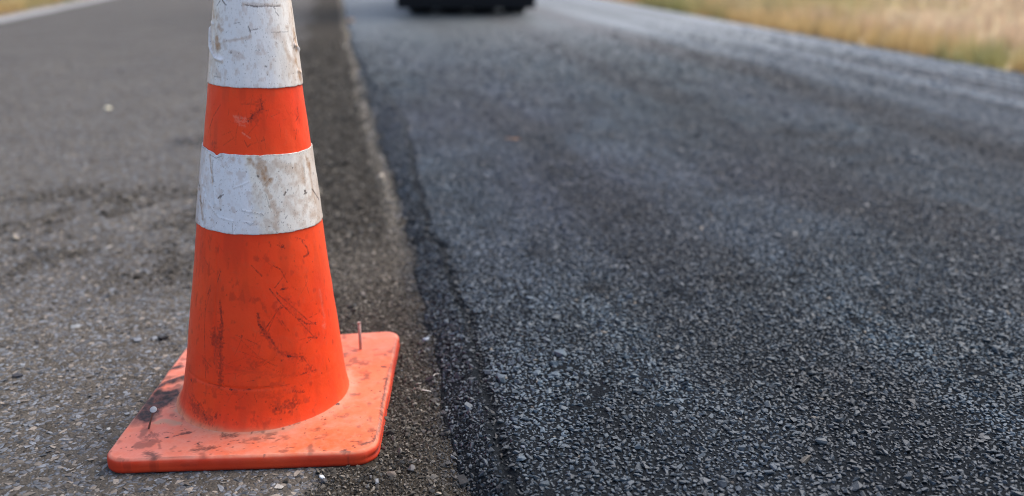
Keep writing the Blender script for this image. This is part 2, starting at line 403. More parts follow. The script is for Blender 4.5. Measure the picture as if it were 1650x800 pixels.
# loose grit along the joint and in ravelled patches
parts = []
for (c, y0, y1, smul) in ((.0048, .75, 2.2, 1.0), (.0085, 2.2, 3.8, 1.6), (.016, 3.8, 8.5, 2.6)):
    for q in (0, 1):
        x, y = jgrid(-2.2, .30, y0, y1, c); k = (x < lipX(y)-.01) & inview(x, y); parts.append((x[k], y[k], np.full(k.sum(), smul)))
x = np.concatenate([p[0] for p in parts]); y = np.concatenate([p[1] for p in parts]); sm = np.concatenate([p[2] for p in parts])
lo = looseM(x, y)*np.where(x > footX(y), .35, 1.0); sp = (rng.random(len(x)) < .012)
ux = (x+.343)-.155*(y-1.167); k0 = (ux > -.004) & (ux < .37) & (y > 1.12-.1*(x-.02)) & (y < 1.56)
k = ~k0 & ((rng.random(len(x)) < 1.0*sstep(.1, .6, lo)) | sp) & (rng.random(len(x)) > sstep(3.8, 8.4, y)); x, y, sm, lo = x[k], y[k], sm[k], lo[k]; n = len(x)
s = .0022*np.exp(rng.normal(0, .40, n))*sm; bg_ = rng.random(n) < .05; s[bg_] *= 1.8
rot = rng.random((n, 3))*2*PI; rot[:, :2] = rng.normal(0, .5, (n, 2))
scl = np.stack([s, s, s*1.3], -1)*(.8+.4*rng.random((n, 3)))
base = np.where(x > footX(y), newH(x, y), oldH(x, y))
zz = base + s*(.2+.9*rng.random(n)*lo)
b = .042+.125*rng.random(n)**1.5; hi = rng.random(n) < .05; b[hi] = .27
ff = footX(y); bl = sstep(-.05, .03, x-ff+.03*(vn(x*30, y*30)-.5))
pl = np.clip(np.exp(-((ff-x-.035)/.022)**2)*sstep(1.8, 2.4, y) + .6*np.exp(-((y-1.95)/.22)**2)*np.exp(-((ff-x-.12)/.12)**2), 0, 1)
b = b*(1+1.0*pl)
col = np.stack([b*(1.14-.30*bl), b*(1.0-.04*bl), b*(.80+.28*bl)], -1)*(1-.35*bl)[:, None]
n_grit = n
m_ = 150; pxs = rng.random((m_, 2)); gp = np.array([g(190+430*a, 560+160*b_, .0235) for a, b_ in pxs])
okp = np.hypot(gp[:, 0]+.136, gp[:, 1]-1.335) > .128; gp = gp[okp]
okp = (gp[:, 0] > -.315+.14*(gp[:, 1]-1.17)) & (gp[:, 0] < .0+.14*(gp[:, 1]-1.15)) & (gp[:, 1] > 1.165) & (gp[:, 1] < 1.53); gp = gp[okp]; q = len(gp)
x = np.concatenate([x, gp[:, 0]]); y = np.concatenate([y, gp[:, 1]]); zz = np.concatenate([zz, gp[:, 2]-.0006]); sq_ = .0005*np.exp(rng.normal(0, .45, q))
rot = np.concatenate([rot, rng.random((q, 3))*6]); scl = np.concatenate([scl, np.repeat(sq_[:, None], 3, 1)]); col = np.concatenate([col, np.repeat((.03+.08*rng.random(q)**3)[:, None], 3, 1)]); n = len(x)
scatter('loose_grit', np.stack([x, y, zz], -1), rot, scl, rng.integers(0, 12, n), col, c_old,
        'loose dark brown grit strewn along the joint beside the fresh asphalt', 'grit')
print('instances', n_new, n_old, n_grit)

# ------------------------------------------------------------------ grass verges
def mat_grass():
    m = NT('dry_grass'); c = m.attr('col', True, 'Color'); m.col(c); m.rough(.7); m.spec(.15)
    tr = m.n('ShaderNodeBsdfTranslucent'); m.l(c, tr.inputs[0]); mx = m.n('ShaderNodeMixShader'); mx.inputs[0].default_value = .4
    m.l(m.b.outputs[0], mx.inputs[1]); m.l(tr.outputs[0], mx.inputs[2]); m.l(mx.outputs[0], m.t.nodes['Material Output'].inputs[0])
    return m.m
M_GR = mat_grass()
def tuft(name, seed, nb=26):
    r = random.Random(seed); V = []; F = []
    for i in range(nb):
        a = r.uniform(0, 2*PI); rad = r.uniform(0, .5)**.5*.35; x0, y0 = rad*math.cos(a), rad*math.sin(a)
        h = r.uniform(.45, 1.0); lean = r.uniform(.05, .5); d = r.uniform(0, 2*PI); w = r.uniform(.010, .022); px, py = -math.sin(d), math.cos(d)
        k = len(V)
        for q in range(4):
            t = q/3; off = lean*t*t; ww = w*(1-t*.9)
            cx, cy = x0+math.cos(d)*off, y0+math.sin(d)*off
            V += [(cx-px*ww, cy-py*ww, h*t), (cx+px*ww, cy+py*ww, h*t)]
        F += [[k+2*q, k+2*q+1, k+2*q+3, k+2*q+2] for q in range(3)]
    return mesh_obj(name, V, F, M_GR, link=False)
c_gr = source('grass_tufts', [tuft('tuft', 40+i) for i in range(6)])
def grass(name, x, y, label, edge):
    n = len(x); d = np.abs(x)-edge
    h = (.09+.16*rng.random(n))*(.5+.9*fbm(x*.7, y*.4, 2.0, 3)+.25*sstep(.2, 1.5, d))
    rot = np.stack([rng.normal(0, .12, n), rng.normal(0, .12, n), rng.random(n)*2*PI], -1)
    scl = np.stack([.12+.05*rng.random(n), .12+.05*rng.random(n), h], -1)
    green = np.clip(1.15-sstep(.0, 1.1, d+.7*(fbm(x*1.1, y*.8, 6.0, 3)-.5)), 0, 1)*.75 + .5*sstep(.55, .7, fbm(x*.6, y*.3, 12.0, 3))
    green = np.clip(green, 0, 1)[:, None]
    straw = np.array([.62, .47, .34]); ochre = np.array([.52, .37, .13]); gr = np.array([.28, .30, .09])
    mixo = sstep(.4, .65, fbm(x*1.6, y*1.2, 3.0, 3))[:, None]
    c = straw*(1-green)+(gr*(1-mixo)+ochre*mixo)*green
    c = c*(.75+.5*rng.random((n, 1)))
    scatter(name, np.stack([x, y, np.full(n, -.01)], -1), rot, scl, rng.integers(0, 6, n), c, c_gr, label, 'grass')
N1 = 26000
x = 3.68+(rng.random(N1)**1.6)*14; y = 2.5+rng.random(N1)*42
grass('grass', x, y, 'dry yellow and green meadow grass beyond the fresh lane, upper right', 3.68)
x = -(3.55+(rng.random(9000)**1.4)*9); y = 5+rng.random(9000)*32
grass('grass', x, y, 'blurred ochre grass beyond the old road edge, upper left corner', 3.55)

# ------------------------------------------------------------------ traffic cone
def mat_orange(name, top):
    m = NT(name); p = m.pos()
    n1 = m.noise(p, 9, 4); n2 = m.noise(p, 90, 5, .65); n3 = m.noise(m.pos((1, 1, .25)), 260, 4, .7)
    if not top:
        c = m.mix(m.rng(n1, .35, .65), (.86, .042, .005), (.90, .066, .008))
        c = m.mix(m.math('MULTIPLY', m.rng(n2, .55, .75), .35), c, (.62, .10, .04))
        c = m.mix(m.math('MULTIPLY', m.rng(n3, .66, .74), .30), c, (.18, .02, .01))
        c = m.mix(m.attr('fade'), c, (.85, .22, .11))
        c = m.mix(m.math('MULTIPLY', m.attr('dust'), m.rng(n2, .3, .7, .5, 1)), c, (.52, .20, .10))
        m.rough(m.rng(n2, .3, .7, .42, .6))
    else:
        c = m.mix(m.rng(n1, .35, .65), (.66, .102, .028), (.65, .145, .056))
        c = m.mix(m.math('MULTIPLY', m.rng(n2, .48, .7), .45), c, (.60, .215, .12))
        c = m.mix(m.math('MULTIPLY', m.rng(m.noise(p, 26, 5, .65), .45, .7), .6), c, (.58, .26, .175))
        c = m.mix(m.math('MULTIPLY', m.rng(n3, .68, .74), .45), c, (.30, .07, .04))
        c = m.mix(m.attr('fade'), c, m.mix(m.rng(n2, .3, .7), (.56, .165, .115), (.62, .235, .175)))
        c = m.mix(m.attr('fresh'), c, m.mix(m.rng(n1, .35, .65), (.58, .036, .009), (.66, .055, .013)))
        c = m.mix(m.math('MULTIPLY', m.attr('dust'), m.rng(n2, .25, .6, .55, 1)), c, (.38, .25, .165))
        m.rough(m.rng(n2, .3, .7, .5, .72))
    soot_shade = m.math('MULTIPLY', m.math('POWER', m.attr('dirt_shade'), .62 if top else .85), m.rng(n2, .2, .55, .75, 1.0))
    c = m.mix(soot_shade, c, (.018, .012, .013))
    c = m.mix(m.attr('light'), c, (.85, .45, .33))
    m.col(c); m.spec(.22); m.bump(m.math('ADD', m.noise(p, 240, 5, .7), m.math('MULTIPLY', m.noise(p, 45, 4), 2.0)), .4, .0007); return m.m
def mat_collar():
    m = NT('reflective_sheeting'); p = m.pos()
    n1 = m.noise(p, 22, 4); n2 = m.noise(p, 140, 5, .7); n3 = m.noise(p, 420, 3, .7)
    c = m.mix(m.attr('cream'), (.74, .74, .76), (.77, .72, .64))
    c = m.mix(m.math('MULTIPLY', m.rng(n2, .52, .72), .20), c, (.42, .39, .35))
    c = m.mix(m.math('MULTIPLY', m.rng(n1, .58, .74), .25), c, (.48, .40, .31))
    c = m.mix(m.math('MULTIPLY', m.rng(n3, .66, .72), .55), c, (.18, .14, .11))
    c = m.mix(m.math('MULTIPLY', m.math('POWER', m.attr('dust'), .8), m.rng(n2, .3, .65, .6, 1)), c, (.34, .17, .065))
    c = m.mix(m.math('POWER', m.attr('dirt_shade'), .75), c, (.045, .024, .016))
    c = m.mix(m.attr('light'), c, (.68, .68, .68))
    m.col(c); m.rough(.32); m.spec(.5)
    v = m.vor(p, 620, 'F1'); h = m.math('ADD', m.math('MULTIPLY', v, .5), m.math('MULTIPLY', m.noise(p, 60, 4, .6), .35)); m.bump(h, .18, .0009); return m.m

CONE = empty('traffic_cone', (-.1375, 1.335, 0))
tag(CONE, 'scuffed orange traffic cone with two dirty white reflective collars on a faded square base', 'traffic cone')
CB = np.array([-.1375, 1.335, 0.0]); AX = np.array([.0466, 0, 1.0]); AX /= np.linalg.norm(AX)
E1 = np.cross([0, 1, 0], AX); E1 /= np.linalg.norm(E1); E2 = np.cross(AX, E1)
K_ = .12584
def rad(h): return .1254-K_*h + .008*np.exp(-(h-.02)/.013)*(h < .2)
def cone_hit(u, v, dr=0.0):
    d = ray(u, v); d = d/np.linalg.norm(d); t = np.linspace(1.0, 1.7, 4000)
    P = CC+t[:, None]*d-CB; h = P@AX; a = P@E1; b = P@E2; rr = np.hypot(a, b)-(.1254-K_*h+dr)
    k = np.argmax(rr < 0) if (rr < 0).any() else rr.argmin()
    return math.atan2(a[k], -b[k]), h[k]          # theta 0 faces the camera, + to the right
def c1(x, y): return 280+x/3.078, y/3.078
def c2(x, y): return 280+x/3.078, 220+y/3.078
def c3(x, y): return 270+x/2.856, 440+y/2.856
def c4(x, y): return 150+x/2.963, 520+y/2.963
def c5(x, y): return 440+x/2.666, 500+y/2.666
def paint(A, B, sc, segs, out, ragged=1.0, seed=0.0, scale=900):
    """stroke marks: A,B surface coordinates of the vertices in metres (A is scaled by sc), segs in the same coordinates"""
    for (pts, w, st) in segs:
        pts = np.array(pts, float); wr = w*2.2
        a0, a1 = pts[:, 0].min(), pts[:, 0].max(); b0, b1 = pts[:, 1].min(), pts[:, 1].max()
        scl_ = sc if np.isscalar(sc) else None
        ss = sc if scl_ is not None else sc
        idx = np.nonzero((A > a0-wr/.08) & (A < a1+wr/.08) & (B > b0-wr) & (B < b1+wr))[0] if scl_ is None else np.nonzero((A > a0-wr) & (A < a1+wr) & (B > b0-wr) & (B < b1+wr))[0]
        if not len(idx): continue
        k = ss[idx] if scl_ is None else 1.0
        d = np.full(len(idx), 9.0)
        a = A[idx]; b = B[idx]
        if len(pts) == 1: d = np.hypot((a-pts[0, 0])*k, b-pts[0, 1])
        for p, q in zip(pts[:-1], pts[1:]):
            ex, ey = (q[0]-p[0])*k, q[1]-p[1]; vx, vy = (a-p[0])*k, b-p[1]
            t = np.clip((vx*ex+vy*ey)/(ex*ex+ey*ey+1e-12), 0, 1); d = np.minimum(d, np.hypot(vx-t*ex, vy-t*ey))
        nz = vn(a*k*scale, b*scale, seed+w*1e4); nz2 = vn(a*k*scale*.25, b*scale*.25, seed)
        m = np.clip((1-d/w)*1.4+(nz-.5)*1.5*ragged*(d < w*1.3)+(nz2-.6)*.5*ragged*(d < w), 0, 1)*st*(d < wr)
        out[idx] = np.maximum(out[idx], m)
def conv(strokes, cf, dr=0.0):
    return [([cone_hit(*cf(*p), dr) for p in pts], w*.001, st) for pts, w, st in strokes]

TH = np.concatenate([np.linspace(-1.75, 1.75, 620), np.linspace(1.75, 2*PI-1.75, 90)[1:-1]])
def sleeve(name, h0, h1, nh, off, mat, edge=None, dents=None):
    hs = np.linspace(0, 1, nh); T, Q = np.meshgrid(TH, hs)
    lo = h0+(edge(T, 0) if edge else 0); hi = h1+(edge(T, 1) if edge else 0)
    Hh = lo+(hi-lo)*Q
    r = rad(Hh)+off
    # soft out-of-round, dents and waviness of old plastic
    r = r + .0016*(vn(T*1.3+20, Hh*9, 3.0)-.5)+.0007*(vn(T*6, Hh*45, 5.0)-.5)
    if dents is not None: r = r+dents(T, Hh)
    P = (AX*Hh[..., None]+r[..., None]*(np.sin(T)[..., None]*E1-np.cos(T)[..., None]*E2))
    return T.ravel(), Hh.ravel(), P
def finish(name, P, mat, close_top=None):
    nh, nt = P.shape[:2]
    # thickness lip: inner ring at both ends
    V = P.reshape(-1, 3)
    o = mesh_obj(name, V, grid_faces(nt, nh, True), mat, CONE, smooth=True); return o

# orange body
def body_d(T, Hh):
    return -.0011*np.exp(-((Hh-.083)/.0022)**2)*(.15+.85*sstep(.35, -.1, T))*(.4+.6*vn(T*5, 1.0)) - .0012*np.exp(-((T+.62)/.02)**2)*np.exp(-((Hh-.17)/.1)**2)
T, Hv, P = sleeve('cone_body', .018, .712, 520, 0, None, dents=body_d)
# rounded rim and inside of the open tip
tip = []
for (dh, f) in ((.003, .93), (.0035, .84), (.001, .74), (-.03, .74), (-.2, 1.35)):
    h = .712+dh; tip.append(AX*h+rad(.712)*f*(np.sin(TH)[:, None]*E1-np.cos(TH)[:, None]*E2))
P2 = np.concatenate([P, np.array(tip)], 0)
body = finish('cone_body', P2, mat_orange('cone_orange', False))
sc = rad(Hv)
dirt_shade = np.zeros(len(T)); light = np.zeros(len(T)); dust = np.zeros(len(T)); fade = np.zeros(len(T))
s3 = [([(175,130),(172,300),(178,480)],.9,.55), ([(240,130),(252,240),(245,310),(247,420),(245,520)],2.0,.75), ([(215,250),(222,330),(215,420)],2.4,.45),
 ([(195,265),(230,300)],.8,.6), ([(190,290),(262,325)],.8,.6), ([(210,325),(250,300)],.8,.5), ([(160,380),(205,435)],.9,.6), ([(190,505),(262,527)],1.0,.6), ([(200,70),(188,120),(176,170)],.9,.5),
 ([(470,75),(530,150),(600,215),(640,258),(675,295)],.9,.9), ([(500,90),(580,160),(650,222),(682,236)],.9,.85), ([(605,212),(640,235),(682,230)],1.9,.85), ([(690,185),(640,212)],.8,.6),
 ([(648,298),(690,297)],1.7,.9), ([(640,322),(662,303)],.8,.6), ([(522,76),(552,68)],1.6,.8), ([(522,150),(480,215),(438,275)],.9,.7), ([(492,200),(455,288)],.8,.6), ([(525,220),(562,272)],.8,.6), ([(503,205),(545,265)],.8,.5),
 ([(415,190),(420,235),(447,272)],3.0,.75), ([(442,280),(470,300),(500,345),(520,370)],2.4,.75), ([(510,365),(540,382),(580,386),(622,387)],2.0,.95), ([(622,387),(640,412),(662,440)],1.0,.85), ([(662,432)],4.0,.95), ([(625,462),(682,445)],1.0,.7), ([(540,482),(600,470),(640,462)],.7,.5),
 ([(740,395),(746,410)],1.5,.7), ([(710,462)],1.5,.7), ([(285,537),(340,540),(388,537)],1.4,.95), ([(200,522),(300,520),(420,524),(560,515)],.8,.35), ([(160,548),(300,560),(420,558)],.7,.25),
 ([(370,500),(402,495)],.8,.6), ([(398,560),(412,598)],.9,.6), ([(325,585),(348,568)],.8,.5), ([(268,545),(290,580)],.7,.5), ([(110,495)],3.2,.9), ([(148,610)],3.4,.85), ([(105,425)],2.2,.8), ([(170,640),(190,675)],3.0,.8), ([(228,645),(230,665)],2.4,.7),
 ([(500,622)],5.0,.8), ([(535,608)],3.0,.6), ([(577,605)],4.0,.8), ([(560,640)],2.8,.7), ([(580,545),(625,548)],2.2,.85), ([(600,520)],1.8,.6), ([(522,672)],1.6,.8), ([(780,505)],1.8,.7), ([(320,685)],1.6,.6),
 ([(380,350),(430,395),(500,430)],.8,.45), ([(310,285),(370,310),(430,335)],.8,.4), ([(330,300),(372,342)],.7,.4), ([(620,430),(650,300)],.5,.15), ([(415,420)],5.0,.35), ([(250,420)],4.5,.55), ([(330,360),(440,400),(560,400)],.6,.3),
 ([(180,640),(150,600),(120,560)],2.0,.4), ([(100,560),(150,640),(220,690)],4.0,.35), ([(560,120),(540,150),(520,165)],1.5,.5), ([(400,640),(395,690)],.6,.4)]
s2 = [([(535,548)],4.5,.7), ([(515,540),(550,556)],1.2,.8), ([(635,520),(658,550),(667,580),(645,597)],1.8,.8), ([(600,500),(650,515)],.9,.6), ([(475,525),(481,548)],1.3,.7), ([(385,640),(410,668),(437,692)],1.1,.8), ([(490,640),(530,660),(562,722)],.9,.85),
 ([(556,680),(530,715),(500,752)],.8,.7), ([(530,762),(562,752)],1.6,.9), ([(232,670),(215,722)],1.2,.7), ([(182,740),(168,792)],1.6,.75), ([(130,560),(150,600),(172,640)],.8,.45), ([(120,520),(135,620),(120,700)],.7,.35), ([(686,622)],1.2,.7), ([(600,640),(620,660)],.8,.35), ([(660,720),(630,780)],.7,.35), ([(440,600),(480,640)],.6,.3)]
s1 = [([(430,490),(437,530)],2.0,.6), ([(440,540),(400,565),(368,602)],3.0,.75), ([(380,565),(462,550)],1.1,.7), ([(232,520),(195,580),(170,660)],1.0,.55), ([(610,530),(616,565)],1.6,.6), ([(600,605),(618,578)],1.2,.6), ([(602,690),(608,640)],1.5,.5), ([(636,490),(650,520)],1.2,.6), ([(430,520),(330,515)],1.4,.25), ([(445,680),(450,695),(435,700)],1.0,.5), ([(350,700),(365,730),(385,715)],1.0,.4), ([(190,760),(215,775),(240,768)],2.2,.8), ([(200,700),(205,770)],1.0,.5), ([(480,770),(500,768)],1.8,.7), ([(655,600),(665,700)],1.4,.45)]
ra = random.Random(5); rs = []
for i in range(120):
    tc, hc = ra.gauss(.15, .5), ra.choice([ra.gauss(.17, .07), ra.gauss(.10, .04), ra.gauss(.45, .03)]); an = ra.gauss(.9, .7)*ra.choice([1, 1, -1]); ln = ra.uniform(.002, .016)
    rs.append(([(tc-ln*math.cos(an)/.1, hc-ln*math.sin(an)), (tc+ra.uniform(-.02, .02), hc), (tc+ln*math.cos(an)/.1, hc+ln*math.sin(an))], ra.uniform(.0004, .0007), ra.uniform(.08, .34)))
for i in range(90): rs.append(([(ra.uniform(-1.3, 1.3), ra.choice([ra.uniform(.03, .3), ra.uniform(.03, .08)]))], ra.uniform(.0006, .0018), ra.uniform(.3, .85)))
px_s = [(a_, w_*.85, st_) for a_, w_, st_ in conv(s3, c3)+conv(s2, c2)+conv(s1, c1)]
paint(T, Hv, sc, rs, dirt_shade, 1.0, 6.0)
paint(T, Hv, sc, px_s, dirt_shade, 1.5, 1.0)
dirt_shade *= .45+.60*sstep(.30, .55, fbm(T*22, Hv*170, 14.0, 3))
sm_ = [([(243,240),(245,430),(245,520)],5,.5), ([(215,280),(222,330)],7,.5), ([(440,270),(520,370),(620,390)],5,.38), ([(540,120),(640,250)],5,.18), ([(500,620),(580,605)],8,.5), ([(120,600),(200,670)],9,.45), ([(640,440),(670,450)],6,.35), ([(400,420)],10,.25), ([(200,400),(600,470)],5,.15), ([(420,560),(520,560)],6,.18)]
s4 = [([(400,600),(430,500)],7,.28), ([(330,590)],6,.18), ([(600,560),(620,600)],5,.2), ([(200,720)],7,.3)]
paint(T, Hv, sc, conv(sm_, c3)+conv(s4, c1), dirt_shade, 1.6, 11.0, 420)
dirt_shade *= .55+.45*sstep(.3, .55, fbm(T*60, Hv*600, 4.0, 2))
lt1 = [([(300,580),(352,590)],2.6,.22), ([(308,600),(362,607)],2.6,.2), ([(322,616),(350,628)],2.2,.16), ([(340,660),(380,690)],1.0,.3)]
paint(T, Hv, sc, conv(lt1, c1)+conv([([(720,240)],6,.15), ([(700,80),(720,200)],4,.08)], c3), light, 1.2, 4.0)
dirt_shade = np.maximum(dirt_shade, .22*sstep(.62, .8, fbm(T*14, Hv*90, 6.0, 4))*(Hv < .3))
smear = fbm(T*5+3, Hv*14, 8.0, 4); dirt_shade = np.maximum(dirt_shade, .10*sstep(.52, .75, smear))
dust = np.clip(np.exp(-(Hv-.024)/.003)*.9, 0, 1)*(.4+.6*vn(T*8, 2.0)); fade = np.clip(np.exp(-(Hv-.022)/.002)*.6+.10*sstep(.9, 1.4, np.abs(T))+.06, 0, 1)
pad = lambda a: np.concatenate([a, np.zeros(len(tip)*len(TH))])
for nm, a in (('dirt_shade', dirt_shade), ('light', light), ('dust', dust), ('fade', fade)): fattr(body, nm, pad(a))
body['label'] = 'orange plastic body scratched with black scuff marks'

# reflective collars
M_COL = mat_collar()
def collar(h0, h1, nh, strokes_d, strokes_t, strokes_l, cf, edge, dents, cream, label):
    T, Hv, P = sleeve('reflective_collar', h0, h1, nh, .0016, None, edge, dents)
    # turn both ends in to the body so the sheeting has a thickness
    inn0 = P[0]-(P[0]-AX*(P[0]@AX)[..., None])*.012; inn1 = P[-1]-(P[-1]-AX*(P[-1]@AX)[..., None])*.016
    P2 = np.concatenate([inn0[None], P, inn1[None]], 0)
    o = finish('reflective_collar', P2, M_COL)
    sc = rad(Hv); d = np.zeros(len(T)); t = np.zeros(len(T)); l = np.zeros(len(T))
    paint(T, Hv, sc, conv(strokes_d, cf), d, .9, 2.0); paint(T, Hv, sc, conv(strokes_t, cf), t, .8, 3.0, 260); paint(T, Hv, sc, conv(strokes_l, cf), l, .5, 5.0)
    eb = np.minimum(Hv-h0, h1-Hv)
    t = np.clip(t+.35*sstep(.5, .7, fbm(T*6, Hv*60, 7.0, 4))*sstep(.55, 1.2, np.abs(T))+.25*sstep(.55, .75, fbm(T*12, Hv*120, 9.0, 4)), 0, 1)
    t = np.maximum(t, .45*sstep(.95, 1.35, np.abs(T))*(.3+.7*vn(T*9, Hv*40, 2.0)))
    d = np.maximum(d, .30*np.exp(-eb/.0012)*vn(T*60, 3.0))
    sp = sstep(.90, .95, vn(T*75, Hv*800, 12.0)); d = np.maximum(d, sp*.55)
    rep = lambda a: np.concatenate([a[:len(TH)], a, a[-len(TH):]])
    for nm, a in (('dirt_shade', d), ('dust', t), ('light', l), ('cream', cream(T, Hv))): fattr(o, nm, rep(a))
    o['label'] = label; return o
def line_d(pts, w, amp, cf):
    seg = [cone_hit(*cf(*p)) for p in pts]
    def f(T, Hh):
        A = T.ravel(); B = Hh.ravel(); d = np.full(len(A), 9.0); k = rad(B)
        for p, q in zip(seg[:-1], seg[1:]):
            ex, ey = (q[0]-p[0])*k, q[1]-p[1]; vx, vy = (A-p[0])*k, B-p[1]
            t = np.clip((vx*ex+vy*ey)/(ex*ex+ey*ey+1e-12), 0, 1); d = np.minimum(d, np.hypot(vx-t*ex, vy-t*ey))
        return (amp*np.exp(-(d/w)**2)).reshape(T.shape)
    return f
lo_folds = [line_d([(205,110),(203,220),(212,330)], .0022, .0011, c2), line_d([(340,365),(440,385)], .0010, .0004, c2), line_d([(300,255),(340,240),(372,225)], .001, .0004, c2), line_d([(160,400),(158,440)], .001, .0004, c2),
            line_d([(292,425),(300,485)], .0010, .0004, c2), line_d([(330,480),(345,420),(400,430)], .001, .0003, c2), line_d([(140,120),(170,300),(150,430)], .002, -.0008, c2), line_d([(180,330),(230,400),(300,420)], .0012, .0004, c2), line_d([(640,110),(650,260)], .002, .0005, c2)]
up_folds = [line_d([(185,140),(188,230),(212,288),(242,300)], .0024, .0030, c1), line_d([(205,150),(215,230),(235,275)], .0032, -.0005, c1), line_d([(355,27),(520,31)], .0007, -.0004, c1), line_d([(590,225),(612,245)], .0032, .0022, c1),
            line_d([(600,150),(604,215)], .003, -.0010, c1), line_d([(608,350),(625,362)], .0022, .0010, c1), line_d([(200,220),(330,190)], .0008, .0003, c1), line_d([(180,110),(200,122)], .0020, .0012, c1)]
def wr(T, Hh): return .00012*(vn(T*40, Hh*260, 1.0)-.5)+  .00010*(fbm(T*14, Hh*90, 4.0, 3)-.5)
def dn(fl): return lambda T, Hh: sum(f(T, Hh) for f in fl)+wr(T, Hh)
def edge_lo(T, end):
    n = .0012*(vn(T*9+4*end, 5.0)-.5)+.0006*(vn(T*40, 6.0)-.5)
    if end == 1: n = n-.0042*np.exp(-((T+.72)/.07)**2)+.0015*sstep(-.95, -1.2, T)
    return n
def edge_up(T, end): return .0010*(vn(T*8+9*end, 2.0)-.5)+.0004*(vn(T*50, 6.0)-.5)
collar(.3015, .4085, 110,
 [([(418,197)],2.0,.95), ([(645,273)],2.8,1), ([(640,285),(655,278)],1.2,1), ([(685,185)],1.9,.95), ([(585,155)],1.2,.9), ([(552,275),(545,290)],1.4,.8), ([(563,264)],1.4,.8), ([(533,325)],1.3,.7), ([(680,260),(700,290),(716,315)],1.2,.95), ([(237,362)],1.7,1), ([(237,295)],3.0,.75), ([(225,305),(250,288)],1.0,.8), ([(432,108)],1.3,1), ([(670,376)],1.4,.6),
  ([(340,365),(390,374),(440,384)],.5,.5), ([(455,285),(482,372)],.5,.45), ([(130,220),(137,245)],2.0,.7), ([(137,315),(145,330)],1.8,.7), ([(185,90),(215,108),(240,98)],.9,.6), ([(128,250),(124,340)],1.2,.4), ([(197,120),(206,225)],.8,.5), ([(295,430),(298,478)],.5,.4), ([(160,405),(157,430)],.6,.5), ([(370,392)],1.6,.35), ([(560,390),(550,405)],.8,.5), ([(400,425),(380,440),(360,425)],.5,.35), ([(435,380),(445,392)],.5,.5), ([(480,205),(440,250)],.5,.3)],
 [([(380,128)],6.5,.85), ([(430,130),(440,200),(465,228)],8,.75), ([(475,222)],6,.8), ([(490,330),(505,380),(505,450)],6,.45), ([(455,255),(480,300)],4,.5), ([(132,190),(135,262)],4,.85), ([(140,300),(150,400)],5,.8), ([(185,95),(200,220)],2.2,.7), ([(520,130),(600,170),(640,210)],9,.35), ([(560,330),(600,380)],9,.25), ([(295,112)],4,.5), ([(660,120),(690,300)],6,.55), ([(130,350),(120,440)],5,.5), ([(640,190),(600,240)],5,.3)],
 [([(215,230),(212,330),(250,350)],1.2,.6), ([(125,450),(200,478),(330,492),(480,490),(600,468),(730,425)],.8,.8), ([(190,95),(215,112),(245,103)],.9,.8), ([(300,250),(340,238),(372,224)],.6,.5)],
 c2, edge_lo, dn(lo_folds), lambda T, Hv: sstep(-.10, .12, T-(.4085-Hv)*2.2+.15+.35*(fbm(T*6, Hv*50, 1.0, 3)-.5)), 'lower white reflective collar with rust stains and pits')
collar(.4965, .650, 150,
 [([(355,26),(400,32),(450,33),(520,30)],.7,.85), ([(385,30),(415,36)],1.0,.7), ([(245,0),(265,27)],1.0,.9), ([(370,132),(381,160)],.8,.8), ([(375,150),(416,145)],.7,.6), ([(455,330)],1.5,.8), ([(287,262)],1.4,.7), ([(205,0),(195,50),(190,110)],2.0,.75), ([(235,5),(220,30)],.9,.6), ([(188,95),(184,122)],1.2,.7), ([(598,170),(585,200),(588,235)],1.1,.5), ([(575,40),(582,80)],1.4,.5), ([(385,405)],1.0,.6), ([(300,118),(330,112)],.6,.5), ([(500,60),(515,78)],.7,.6), ([(490,35),(500,45)],.8,.6), ([(215,365)],1.6,.4), ([(205,380),(235,385)],.7,.4), ([(480,160),(560,158)],.5,.35)],
 [([(218,195),(222,235)],7,.95), ([(225,130),(240,150)],5,.6), ([(200,10),(205,90)],4,.7), ([(210,60),(240,100)],5,.4), ([(575,40),(580,120)],4,.6), ([(585,150),(600,240)],6,.75), ([(600,300),(622,390)],5,.7), ([(250,205),(380,185)],3,.35), ([(290,255),(340,285)],4,.3), ([(545,220),(570,300)],6,.3), ([(480,150),(540,200)],8,.2), ([(345,20),(520,28)],3,.3), ([(225,370)],8,.25)],
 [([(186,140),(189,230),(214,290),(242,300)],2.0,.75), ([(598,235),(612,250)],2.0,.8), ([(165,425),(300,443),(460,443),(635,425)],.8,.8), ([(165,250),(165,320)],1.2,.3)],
 c1, edge_up, dn(up_folds), lambda T, Hv: .25+.75*sstep(.15, .8, T+.4*(fbm(T*5, Hv*40, 1.0, 3)-.5))*.8+.4*sstep(-.6, -1.0, T), 'upper white reflective collar with a puckered fold and brown stains')

